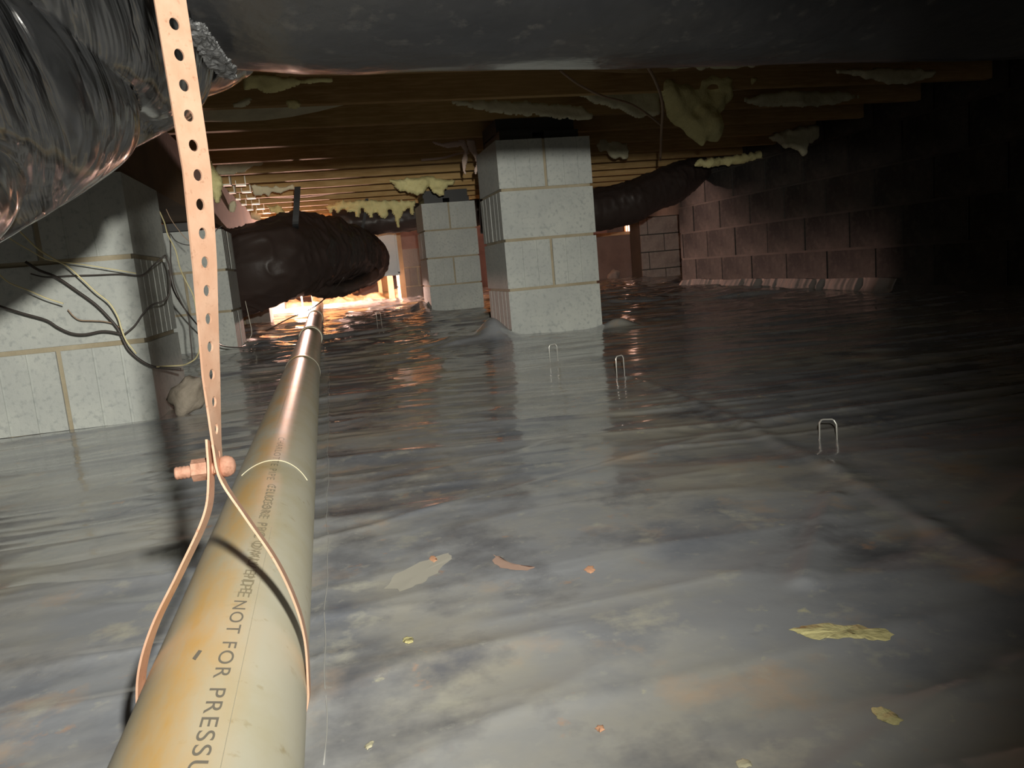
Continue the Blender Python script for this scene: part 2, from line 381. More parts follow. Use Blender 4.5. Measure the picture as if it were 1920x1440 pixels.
def pier(x0, y0, n, stretch_even, label, zb=0.0, mesh=None):
    """x0,y0: near left corner; n courses; stretch_even: even courses show a long face to the front"""
    cx_, cy_ = x0+.2015, y0+.2015
    root = empty('concrete_block_pier', (cx_, cy_, zb), label, 'pier', 'concrete block piers')
    m_ = .010
    # mortar filling, slightly recessed, with ragged smears at the joints
    lst = [(-.2015+m_, .2015-m_, -.2015+m_, .2015-m_, -.02, n*.203-.012)]
    box('mortar', *lst[0], MT['mortar'], root)
    for c in range(n):
        st = (c % 2 == 0) == stretch_even
        for s in (-1, 1):
            o = link('block', mesh or GB, None, root)
            j = random.uniform(-.0015, .0015)
            if st: o.location = (j, s*.1035, c*.203)
            else: o.location = (s*.1035, j, c*.203); o.rotation_euler = (0, 0, math.pi/2)
            o.rotation_euler.z += random.uniform(-.004, .004)+(math.pi if random.random() < .5 else 0)
    return root
p_near = pier(-.835, 2.028, 3, False, 'pale concrete block pier nearest on the left, crossed by thin wires and a strap shadow')
p1 = pier(.736, 3.127, 4, True, 'tall pale concrete block pier standing free in the middle of the photo')
p2 = pier(.760, 5.775, 4, True, 'concrete block pier just behind and left of the tall middle pier')
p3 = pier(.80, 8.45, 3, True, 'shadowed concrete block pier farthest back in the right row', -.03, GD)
pL2 = pier(-.855, 4.05, 3, True, 'grey concrete block pier with a black plate on top, behind the hanging strap')
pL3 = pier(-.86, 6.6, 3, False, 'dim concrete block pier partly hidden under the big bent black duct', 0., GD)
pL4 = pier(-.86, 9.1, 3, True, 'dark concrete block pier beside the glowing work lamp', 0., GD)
# second pair of header courses on the near pier reads one stretcher between two headers
# caps and shims between piers and framing
for root, x0, y0, z in ((p1, .736, 3.127, .806), (p2, .76, 5.775, .806)):
    sx = boxes('dark_gap_shim', [(-.17, -.03, -.15, .17, .798, .845), (.02, .17, -.15, .17, .798, .838), (-.17, .17, -.1, .17, .84, .90)], MT['black'], root)  # shims coloured black to stand for the shaded gap above the pier
capp = box('cap_plate', -.855-.652+.852-.2, .06, -.21, .2, .60, .637, MT['black'], pL2)

gd = box('girder', -.72, -.50, -1.5, 11.5, .642, .90, MT['wood_dark'])
gd2 = tag(gd, 'long dark wooden girder resting on the left row of piers', 'girder')
boxes('pack_block', [(-.80, -.47, 2.06, 2.40, .602, .642)], MT['wood_dark'], gd)
boxes('pack_block', [(-.80, -.47, 6.63, 6.97, .602, .642)], MT['wood_dark'], gd)
boxes('pack_block', [(-.80, -.47, 9.13, 9.47, .602, .642)], MT['wood_dark'], gd)

# joist hangers: two rows of bright U stirrups along the girder
def hanger_mesh():
    w_, t, h_, d = .048, .008, .045, .05
    v, f = [], []
    for b in ((-w_/2, w_/2, 0, d, -t, 0), (-w_/2-t*.4, -w_/2, 0, d, -t, h_*.45), (w_/2, w_/2+t*.7, 0, d, -t, h_)):
        a, c = boxvf(*b, o=len(v)); v += a; f += c
    me = bpy.data.meshes.new('joist_hanger'); me.from_pydata(v, [], f); me.materials.append(MT['hanger']); return me
HM = hanger_mesh(); ordw = ['first', 'second', 'third', 'fourth', 'fifth', 'sixth', 'seventh']
h1 = [(451, 345), (461, 358), (470, 370), (479, 380.5), (488, 390), (499, 398)]
h2 = [(422, 345), (431, 360), (442, 372), (454, 382), (466, 391.6), (474, 399)]
for r, (row, nm) in enumerate(((h1, 'right'), (h2, 'left'))):
    for i, (u_, v_) in enumerate(row):
        p = U(u_, v_, Z=.893)
        o = link('joist_hanger', HM, None); o.location = p; o.rotation_euler.z = random.uniform(-.1, .1)
        tag(o, f'small bright metal joist hanger, {ordw[i]} from the viewer in the {nm} of the two rows', 'joist hanger', 'joist hangers beside the girder')

# ------------------------------------------------------------------ ducts
def wrinkled(name, pts, rad, seg, n, m, parent=None, amp=.01, fr=9, fr2=4, seed=0, low=.008, slant=0., folds=False):
    path = catmull(pts, n); rr = np.interp(np.linspace(0, 1, len(path)), np.linspace(0, 1, len(rad)), rad)
    def disp(s, a):
        x = np.cos(a)*1.5; y = np.sin(a)*1.5
        k = s*fr+.9*vn(x*1.5+s*1.2, y*1.5, seed+5)
        if folds:
            w1 = .9*vn(x*1.1+s*2.3, y*1.1+s, seed+5)+.35*vn(x*3+s*6, y*3, seed+7)
            f1 = (1-np.abs(np.sin(math.pi*(s*fr+y*slant*.5+w1))))**2*(.25+1.1*vn(s*5+x*.6, y*1.3, seed+8))
            f2 = (1-np.abs(np.sin(math.pi*(s*fr*2.6-y*slant+1.6*w1+3))))**2*(1.2*vn(s*7-x, y*1.6, seed+9)**2)
            f3 = (1-np.abs(np.sin(math.pi*(s*fr*6.1+y*slant+3*w1))))*(.5*vn(s*9+x, y*2, seed+4)**2)
            return -amp*(f1+.5*f2+.16*f3)*1.15+amp*.4+low*(vn(s*3+0*a, x*1.2+y, seed+3)-.5)
        sl = s*fr+y*1.3*slant
        d = amp*(ridge(sl+.9*vn(x*1.5+s*1.2, y*1.5, seed+5), x*.7+y*.4, seed, 3)-.3)+amp*.6*(ridge(sl*2.3, x*1.6+y*.9, seed+1, 3)-.3)
        d += amp*.35*(ridge(sl*5.1+x*.8, y*2.2-x, seed+6, 2)-.3)
        d += amp*.15*(vn(s*fr*6+0*a, a*fr2*.6, seed+2)-.5)+low*(vn(s*3+0*a, x*1.2+y, seed+3)-.5)
        return d
    V, Fc = tubemesh(path, rr, seg, disp); return poly(name, V, Fc, m, parent, True)
# duct crossing the view overhead
dx = empty('insulated_duct', (1.0, .62, .64), 'thick black plastic-wrapped duct crossing overhead along the top of the view', 'duct')
d1 = wrinkled('duct_wrap', [(-.30, .64, .655), (.0, .625, .65), (.6, .61, .643), (1.1, .61, .65), (1.7, .60, .672), (2.1, .59, .685), (2.4, .59, .69)],
              [.16, .190, .190, .190, .19, .185, .18], 160, 60, MT['duct'], None, .0022, 3, 4, 3)
keep(d1, dx)
# small scraps on it
def flat(name, pts, th, m, parent=None):
    pts = [np.array(p, float) for p in pts]; nrm = np.cross(pts[1]-pts[0], pts[2]-pts[0]); nrm /= np.linalg.norm(nrm)
    n = len(pts); v = pts+[p+nrm*th for p in pts]
    f = [tuple(range(n))[::-1], tuple(range(n, 2*n))]+[(i, (i+1) % n, (i+1) % n+n, i+n) for i in range(n)]
    return poly(name, v, f, m, parent)
# duct dropping towards the lower left foreground
dl = empty('insulated_duct', (-.25, .55, .5), 'crumpled shiny black plastic-wrapped duct bulging down in the top left corner', 'duct')
d2 = wrinkled('duct_wrap', [(-.070,.80,.64), (-.095,.745,.615), (-.16,.665,.595), (-.275,.53,.50), (-.39,.40,.415), (-.52,.26,.325), (-.74,.06,.19)],
              [.05, .135, .165, .172, .172, .172, .172], 520, 110, MT['duct_crumpled'], None, .018, 9, 4, 12, .004, 1.3, True)
keep(d2, dl)
# crumpled tape patch closing the neck of the left duct
tp = [U(u, v, Y=Y) for u, v, Y in ((348,40,.60),(372,30,.60),(405,60,.60),(432,95,.60),(445,125,.61),(425,128,.60),(395,115,.59),(365,80,.59))]
# ------------------------------------------------------------------ far ducts
def duct_thing(label, pts, rad, seg, n, m, amp, fr, seed, loc=None):
    r = empty('insulated_duct', loc if loc is not None else pts[0], label, 'duct')
    return r, keep(wrinkled('duct_wrap', pts, rad, seg, n, m, None, amp, fr, 4, seed), r)
pts3 = [U(380,545,Y=5.15), U(430,520,Y=4.85), U(490,497,Y=4.72), U(560,477,Y=4.9), U(625,470,Y=5.5), U(658,480,Y=6.1), U(674,486,Y=6.9), U(682,486,Y=7.6)]
r3, _ = duct_thing('big bent black flexible duct, lit pinkish from below, between two grey piers', pts3, [.2, .22, .235, .225, .21, .215, .22, .21], 128, 60, MT['duct_far'], .028, 5.5, 33)
keep(tube('loose_wrap_fold', [U(560,532,Y=4.9), U(610,548,Y=5.0), U(660,540,Y=5.3), U(700,512,Y=5.9)], [.01]+[.035]*11+[.05]*12+[.01], 20, MT['duct_far'], None, None, True, 8) if False else tube('loose_wrap_fold', [U(560,530,Y=4.9), U(610,545,Y=5.05), U(655,538,Y=5.4), U(700,512,Y=6.0)], .035, 20, MT['duct_far'], None, lambda s_, a: .018*ridge(s_*14+a*0, np.cos(a)*2, 3, 2), True, 10), r3)
r4, _ = duct_thing('straight black duct hanging under the joists left of the second pier', [(.13,6.5,.755), (.6,6.5,.757), (1.1,6.5,.76), (1.9,6.5,.76)], [.105]*4, 48, 30, MT['duct_far'], .010, 6, 41)
pts5 = [U(900,400,Y=5.3), U(1050,398,Y=5.2), U(1145,390,Y=5.2), U(1212,366,Y=5.2), U(1268,340,Y=5.25), U(1300,318,Y=5.3), U(1312,292,Y=5.35)]
r5, _ = duct_thing('black flexible duct curving up to the joists in the shade right of the tall pier', pts5, [.14,.14,.145,.132,.132,.12,.11], 64, 30, MT['duct_far'], .012, 6, 51)
# hanging straps for the far ducts
def ribbon(name, P, W, half, th, m, parent=None):
    P = np.array(P, float); W = np.array(W, float); W /= np.linalg.norm(W, axis=1)[:, None]
    T = np.gradient(P, axis=0); Nn = np.cross(T, W); Nn /= np.linalg.norm(Nn, axis=1)[:, None]
    v = []
    for p, w_, n_ in zip(P, W, Nn): v += [p-w_*half-n_*th, p+w_*half-n_*th, p+w_*half+n_*th, p-w_*half+n_*th]
    f = [(3,2,1,0)]
    for i in range(len(P)-1):
        a = 4*i
        for k in range(4): f.append((a+k, a+(k+1) % 4, a+4+(k+1) % 4, a+4+k))
    a = 4*(len(P)-1); f.append((a, a+1, a+2, a+3)); return poly(name, v, f, m, parent)
sp = catmull([U(558,350,Y=4.62), U(556,385,Y=4.60), U(554,420,Y=4.60), U(555,436,Y=4.66), U(556,446,Y=4.74), U(557,452,Y=4.8)], 6)
o = ribbon('hanging_strap', sp, [(1,0,0)]*len(sp), .017, .0015, MT['webbing']); tag(o, 'black webbing strap hanging in front of the big bent duct and holding it up', 'strap')
sp = catmull([U(688,372,Y=6.36), U(685,400,Y=6.36), U(679,430,Y=6.38), U(676,441,Y=6.42)], 5)
o = ribbon('hanging_strap', sp, [(1,0,0)]*len(sp), .012, .0015, MT['webbing']); tag(o, 'thin black strap around the straight duct near the second pier', 'strap')

# ------------------------------------------------------------------ drain pipe
CX, CZ, PR = -.082, .0707, .0445
pp = empty('drain_pipe', (CX, .5, CZ), 'long cream plastic drain pipe with yellow stains and printed letters running away from the viewer', 'pipe')
ppath = [(CX, y, CZ) for y in np.concatenate([np.linspace(-.3, 2, 60), np.linspace(2.05, 7.85, 60)])]
keep(tube('pipe_run', ppath, PR, 96, MT['pvc']), pp)
def ring(y0, y1, r, name='coupling'):
    P_ = [(CX, y, CZ) for y in (y0, y0+.002, y1-.002, y1)]
    return keep(tube(name, P_, [r-.002, r, r, r-.002], 64, MT['pvc']), pp)
ring(3.35, 3.45, .0490); ring(2.06, 2.09, .0453); ring(5.2, 5.3, .0500)
keep(tube('elbow', catmull([(CX, 7.75, CZ), (CX, 7.85, CZ+.005), (CX, 7.91, CZ+.05), (CX, 7.92, CZ+.13)], 6), .054, 40, MT['pvc']), pp)
keep(tube('riser', [(CX, 7.92, CZ+.08), (CX-.01, 7.92, .30), (CX-.02, 7.92, .42), (CX-.02, 7.92, 1.1)], .050, 40, MT['pvc']), pp)
# moulding seam and scratches
def on_pipe(y, th, h_=.0003): a = math.radians(th); return (CX+(PR+h_)*math.sin(a), y, CZ+(PR+h_)*math.cos(a))
for th, y0, y1 in ((24.5, .22, .62), (-3, 1.0, 2.0)):
    keep(tube('mould_seam', [on_pipe(y, th, .0001) for y in np.linspace(y0, y1, 30)], .0002, 6, mat('seam_line', (.54, .50, .38), .5)), pp)
gs = [on_pipe(.83+.02*math.sin(t*3), th) for t, th in zip(np.linspace(0, 1, 24), np.linspace(-35, 62, 24))]
keep(tube('scuff_line', gs, .0005, 6, mat('scuff', (.72, .66, .48), .6)), pp)

def pipe_text(txt, y0, y1, th0, height, m, dots=False):
    cu = bpy.data.curves.new('lettering', 'FONT'); cu.body = txt; cu.size = 1; cu.space_character = 1.15; cu.offset = .002
    to = bpy.data.objects.new('lettering_source', cu); C.objects.link(to)
    bpy.context.view_layer.update()
    dg = bpy.context.evaluated_depsgraph_get(); me = bpy.data.meshes.new_from_object(to.evaluated_get(dg))
    bpy.data.objects.remove(to); n = len(me.vertices); co = np.zeros(n*3, np.float32); me.vertices.foreach_get('co', co); co = co.reshape(-1, 3)
    x = (co[:, 0]-co[:, 0].min())/(co[:, 0].max()-co[:, 0].min()); yl = co[:, 1]/.70
    Y = y0+(y1-y0)*x
    th = math.radians(th0)+(yl-.5)*height/PR; R_ = PR+.00025
    out = np.stack([CX+R_*np.sin(th), Y, CZ+R_*np.cos(th)], -1).astype(np.float32)
    me.vertices.foreach_set('co', out.ravel()); me.update(); me.materials.clear()
    o = link('lettering', me, m, None); keep(o, pp); return o
pipe_text('CHARLOTTE PIPE', .975, .765, 11.3, .0072, MT['ink_faint'])
pipe_text('CELLCORE PVC DWV PIPE', .748, .476, 14.5, .0072, MT['ink_faint'])
pipe_text('EELIOEBRE  PBC OWU EIDE', .742, .482, 15.5, .0072, MT['ink_faint'])
pipe_text('NOT FOR PRESSURE', .4705, .272, 13.5, .0074, MT['ink'])
# small dark nick on the crown
keep(flat('nick', [on_pipe(.402, -8.5), on_pipe(.410, -6), on_pipe(.408, -3.5), on_pipe(.399, -6)], .0004, MT['ink']), pp)

# ------------------------------------------------------------------ perforated strap
st = empty('perforated_strap', (-.07, .45, .2), 'coppery perforated metal strap hanging down and looped around the drain pipe', 'strap')
def perforated(name, zt, zb, pitch, m):
    V, Fc = [], []; ncell = int((zt-zb)/pitch); z = zt; NA = 16
    def frame(z):
        a = np.interp(z, [.195, .215, .235, .255, .285, .32, .38, .45], [86, 84, 76, 67, 61, 52, 40, 34])
        x = np.interp(z, [.19, .255, .314, .364, .45, .9], [-.0705, -.0665, -.0615, -.0585, -.0595, -.0625])
        a = math.radians(a); return np.array([x, .45, z]), np.array([math.cos(a), math.sin(a), 0]), np.array([math.sin(a), -math.cos(a), 0])
    hw, hr, t = .0085, .0027, .0006
    def P3(xx, zz, side):
        c, wv, nv = frame(zz); 
        return tuple(c+wv*xx+nv*t*side)
    for k in range(ncell):
        zc = zt-(k+.5)*pitch; o = len(V); h_ = pitch/2
        sq = []
        for i in range(NA):
            a = 2*math.pi*i/NA; cx_, sx_ = math.cos(a), math.sin(a); s_ = 1/max(abs(cx_), abs(sx_)); sq.append((cx_*s_*hw, sx_*s_*h_))
        for side in (1, -1):
            for i in range(NA): V.append(P3(sq[i][0], zc+sq[i][1], side))
            for i in range(NA):
                a = 2*math.pi*i/NA; V.append(P3(hr*math.cos(a), zc+hr*1.15*math.sin(a), side))
        for i in range(NA):
            j = (i+1) % NA
            Fc.append((o+i, o+j, o+NA+j, o+NA+i)); Fc.append((o+3*NA+i, o+3*NA+j, o+2*NA+j, o+2*NA+i))
            Fc.append((o+NA+i, o+NA+j, o+3*NA+j, o+3*NA+i))
            if abs(sq[i][0]) > hw*.99 and abs(sq[j][0]) > hw*.99: Fc.append((o+j, o+i, o+2*NA+i, o+2*NA+j))
    return poly(name, V, Fc, m)
keep(perforated('hanging_band', .905, .19, .0153, MT['strap']), st)
def strand(pts, side):
    pts = [np.array(p, float) for p in pts]; P_ = catmull(pts, 8)
    return keep(ribbon('loop_band', P_, [(0, .95, -.30)]*len(P_), .0085, .0006, MT['strap']), st)
th_ = np.radians(np.linspace(0, -180, 13))
bot = [(CX+.0455*math.cos(a), .44, CZ+.0455*math.sin(a)) for a in th_]
rs = [(-.0695,.447,.215), (-.068,.445,.196), (-.058,.442,.174), (-.045,.44,.146), (-.0375,.44,.119), (-.0350,.44,.096)]
ls = [(-.0725,.449,.218), (-.074,.446,.197), (-.079,.444,.177), (-.0955,.44,.149), (-.113,.44,.121), (-.1235,.44,.096)]
strand(rs+bot[:7], 1); strand(ls+bot[::-1][:7], -1)
def hexprism(name, x0, x1, r, n, c, m):
    v = [(x, c[1]+r*math.cos(2*math.pi*i/n+.2), c[2]+r*math.sin(2*math.pi*i/n+.2)) for x in (x0, x1) for i in range(n)]
    f = [tuple(range(n))[::-1], tuple(range(n, 2*n))]+[(i, (i+1) % n, (i+1) % n+n, i+n) for i in range(n)]
    return keep(poly(name, v, f, m), st)
bc = (-.07, .449, .2025)
keep(tube('bolt_head', [(x, bc[1], bc[2]) for x in (-.0685,-.0675,-.0655,-.0635,-.0618,-.0608,-.0604)], [.0045,.0056,.0060,.0056,.0046,.0030,.0010], 20, MT['rust']), st); hexprism('nut', -.0835, -.0735, .0062, 6, bc, MT['rust']); 
keep(tube('bolt_shank', [(x, bc[1], bc[2]-.0003) for x in np.linspace(-.0925, -.066, 28)], [.0033+.0004*(i % 2) for i in range(28)], 16, MT['rust']), st)

# ------------------------------------------------------------------ loose insulation, torn facing
def inside(px, py, poly_):
    c = np.zeros(px.shape, bool); n = len(poly_)
    for i in range(n):
        x1, y1 = poly_[i]; x2, y2 = poly_[(i+1) % n]
        cond = ((y1 > py) != (y2 > py)); xi = (x2-x1)*(py-y1)/((y2-y1) if y2 != y1 else 1e-9)+x1
        c ^= cond & (px < xi)
    return c
def tuft(name, outline, Y, th, m, step=None, tiltY=0., rough=.012, parent=None, seed=0):
    """puffy torn piece hanging in a vertical plane: outline given in photo pixels, real depth Y, thickness th"""
    P_ = np.array([U(u, v, Y=Y)[[0, 2]] for u, v in outline]); lo_, hi_ = P_.min(0), P_.max(0)
    step = step or max((hi_-lo_).max()/80, .004)
    # roughen the outline
    Q = []
    for i in range(len(P_)):
        a, b = P_[i], P_[(i+1) % len(P_)]; k = max(1, int(np.linalg.norm(b-a)/(step*.5)))
        for j in range(k):
            p = a+(b-a)*j/k; d = (b-a)/max(np.linalg.norm(b-a), 1e-9); Q.append(p+np.array([-d[1], d[0]])*rough*(vn(p[0]*40+seed, p[1]*40, 3)-.5)*2)
    Q = np.array(Q)
    xs = np.arange(lo_[0]-step, hi_[0]+2*step, step); zs = np.arange(lo_[1]-step, hi_[1]+2*step, step)
    GX_, GZ_ = np.meshgrid(xs, zs); ins = inside(GX_, GZ_, Q)
    dist = np.min(np.hypot(GX_[..., None]-Q[:, 0], GZ_[..., None]-Q[:, 1]), -1)
    half = np.where(ins, np.minimum(th/2, np.sqrt(dist*th*.6)+.0008), 0)
    bul = (vn(GX_*28+seed, GZ_*28, 7)-.5)*th*.35+(vn(GX_*9+seed, GZ_*9, 8)-.5)*th*.9
    V, ix, Fc = [], {}, []
    cells = [(j, i) for j in range(len(zs)-1) for i in range(len(xs)-1) if ins[j, i] and ins[j, i+1] and ins[j+1, i] and ins[j+1, i+1]]
    if not cells: return None
    top = hi_[1]
    def vid(j, i, s):
        if (j, i, s) not in ix:
            ix[j, i, s] = len(V); gx, gz = GX_[j, i], GZ_[j, i]; hh = half[j, i]
            if dist[j, i] < step*.95:
                q_ = Q[np.argmin(np.hypot(gx-Q[:, 0], gz-Q[:, 1]))]; gx, gz = q_; hh = .0012
            V.append((gx, Y+tiltY*(top-gz)+bul[j, i]-s*hh, gz))
        return ix[j, i, s]
    cs = set(cells)
    for j, i in cells:
        a, b, c, d = (j, i), (j, i+1), (j+1, i+1), (j+1, i)
        Fc.append((vid(*a, 1), vid(*b, 1), vid(*c, 1), vid(*d, 1))); Fc.append((vid(*d, -1), vid(*c, -1), vid(*b, -1), vid(*a, -1)))
        for (p, q), nb in (((a, b), (j-1, i)), ((b, c), (j, i+1)), ((c, d), (j+1, i)), ((d, a), (j, i-1))):
            if nb not in cs: Fc.append((vid(*p, 1), vid(*p, -1), vid(*q, -1), vid(*q, 1)))
    return poly(name, V, Fc, m, parent, True)
TF = [
 ('hanging_insulation', [(1225,140),(1240,190),(1262,226),(1290,245),(1305,262),(1322,276),(1330,262),(1352,262),(1358,240),(1350,215),(1360,196),(1375,180),(1372,168),(1390,160),(1400,168),(1412,150),(1400,138)], 2.85, .09, 'insul', 'big torn tuft of yellow insulation hanging lowest, right of the tall pier'),
 ('hanging_insulation', [(1048,158),(1085,180),(1120,196),(1160,208),(1195,222),(1235,216),(1236,160),(1200,140),(1100,140)], 3.0, .03, 'insul_pale', 'pale sagging insulation sheet left of the big yellow tuft'),
 ('hanging_insulation', [(1225,112),(1300,104),(1400,98),(1505,88),(1490,104),(1440,120),(1380,130),(1290,128),(1235,124)], 2.28, .03, 'insul_pale', 'pale sagging insulation strip showing just under the overhead duct on the right'),
 ('hanging_insulation', [(1525,134),(1600,140),(1680,158),(1720,156),(1760,135),(1700,126),(1600,128)], 2.6, .03, 'insul_pale', 'dim sagging insulation strip at the far right below the duct'),
 ('hanging_insulation', [(1385,186),(1420,198),(1500,202),(1570,196),(1625,178),(1560,172),(1460,172)], 3.1, .03, 'insul_pale', 'faint sagging insulation strip right of the big yellow tuft'),
 ('hanging_insulation', [(1440,258),(1470,276),(1506,292),(1515,268),(1560,256),(1590,240),(1520,236),(1470,244)], 4.0, .05, 'insul_pale', 'dim insulation flap hanging against the top of the right wall'),
 ('hanging_insulation', [(1290,312),(1340,314),(1400,304),(1455,292),(1420,284),(1380,292),(1310,300)], 4.6, .04, 'insul', 'dull yellow insulation strip above the far end of the right wall'),
 ('hanging_insulation', [(1116,276),(1135,286),(1158,298),(1172,297),(1180,284),(1176,268),(1150,262),(1122,262)], 4.02, .03, 'insul_pale', 'small pale insulation bit just right of the top of the tall pier'),
 ('hanging_insulation', [(840,196),(900,206),(940,216),(1010,217),(1080,226),(1120,220),(1090,200),(980,190),(900,188),(850,186)], 2.98, .02, 'insul_pale', 'long pale strip of sagging insulation left above the tall pier'),
 ('hanging_insulation', [(455,138),(458,168),(500,172),(545,165),(600,154),(640,150),(560,146)], 2.28, .03, 'insul', 'yellowish insulation strip beside the tip of the crumpled left duct'),
 ('hanging_insulation', [(432,196),(460,186),(478,182),(470,194),(452,203),(436,204)], 2.3, .02, 'insul_pale', 'small pale scrap beside the crumpled left duct'),
 ('hanging_insulation', [(534,188),(548,182),(560,186),(563,198),(556,205),(542,202)], 2.45, .03, 'insul', 'small round yellow lump stuck under the nearest joists'),
 ('hanging_insulation', [(730,338),(745,352),(760,362),(785,368),(795,363),(805,350),(815,365),(830,365),(843,350),(856,338),(800,330)], 5.2, .05, 'insul', 'torn yellow insulation flap hanging just above the second pier'),
 ('hanging_insulation', [(375,290),(385,330),(392,360),(404,382),(412,378),(420,352),(416,330),(400,310),(392,290)], 3.6, .05, 'insul', 'yellow insulation rag hanging right beside the coppery strap'),
 ('hanging_insulation', [(402,318),(408,300),(430,292),(500,293),(492,308),(462,318),(440,330),(415,332)], 4.3, .02, 'insul_pale', 'grey torn facing sheet hanging above the joist hangers'),
 ('hanging_insulation', [(468,348),(520,348),(548,346),(552,352),(530,358),(490,368),(478,364)], 5.0, .02, 'insul_pale', 'long grey scrap of facing right of the joist hangers'),
 ('hanging_insulation', [(500,386),(522,384),(536,398),(552,412),(545,420),(525,408),(508,396)], 5.6, .05, 'insul', 'yellow insulation slab leaning behind the black webbing strap'),
 ('hanging_insulation', [(500,420),(508,408),(520,402),(540,410),(560,414),(540,424)], 5.4, .05, 'insul', 'yellow insulation wedge lying on top of the big bent duct'),
 ('hanging_insulation', [(584,410),(600,408),(630,416),(632,428),(608,420)], 5.6, .05, 'insul', 'yellow insulation strip on the far side of the big bent duct'),
 ('hanging_insulation', [(456,395),(480,398),(490,405),(488,414),(470,412)], 6.6, .05, 'insul_pale', 'dim insulation clump under the farthest joist hangers'),
 ('hanging_insulation', [(430,382),(440,378),(443,392),(436,402),(431,398)], 5.0, .03, 'insul_pale', 'small pointed scrap left of the joist hangers'),
]
fr_ = [(610,386)]
x_ = 618
for dy in (400, 392, 404, 390, 398, 396, 410, 392, 400, 414, 394, 408, 412, 392, 402, 430, 396, 390, 404): fr_.append((x_, dy)); x_ += 8.6
TF.append(('hanging_insulation', fr_+[(782,376),(640,376)], 6.2, .05, 'insul', 'ragged fringe of yellow insulation tatters hanging over the straight black duct'))
for k, (nm, ol, Y, th, mm, lab) in enumerate(TF):
    o = tuft(nm, ol, Y, th, MT[mm], seed=k*5.3, rough=.006 if Y < 4 else .012)
    if o: tag(o, lab, 'insulation', 'scraps of loose insulation')
# torn paper ribbons left of the tall pier
rb = [[(858,262),(872,262),(878,280),(876,300),(872,318),(874,330),(868,322),(866,300),(870,284),(862,272)],
      [(874,262),(890,262),(893,280),(898,290),(899,308),(892,330),(889,322),(892,306),(887,292),(880,282)],
      [(806,264),(830,268),(855,264),(868,266),(866,274),(840,278),(816,272)]]
lb = ['limp torn paper ribbon hanging lowest left of the tall pier', 'curled torn paper ribbon almost touching the tall pier', 'crumpled strip of torn facing under the joist left of the tall pier']
for k, ol in enumerate(rb):
    o = tuft('torn_facing', ol, 3.62, .010, MT['paper'], step=.004, rough=.003, seed=k); 
    if o: tag(o, lb[k], 'paper', 'torn facing ribbons')
o = ribbon('torn_facing', catmull([U(790,300,Y=4.2), U(830,296,Y=4.2), U(860,288,Y=4.2), U(880,287,Y=4.2)], 5), [(0,.4,1)]*16, .006, .001, MT['paper']); tag(o, 'long thin edge of facing paper below the joists left of the tall pier', 'paper', 'torn facing ribbons')

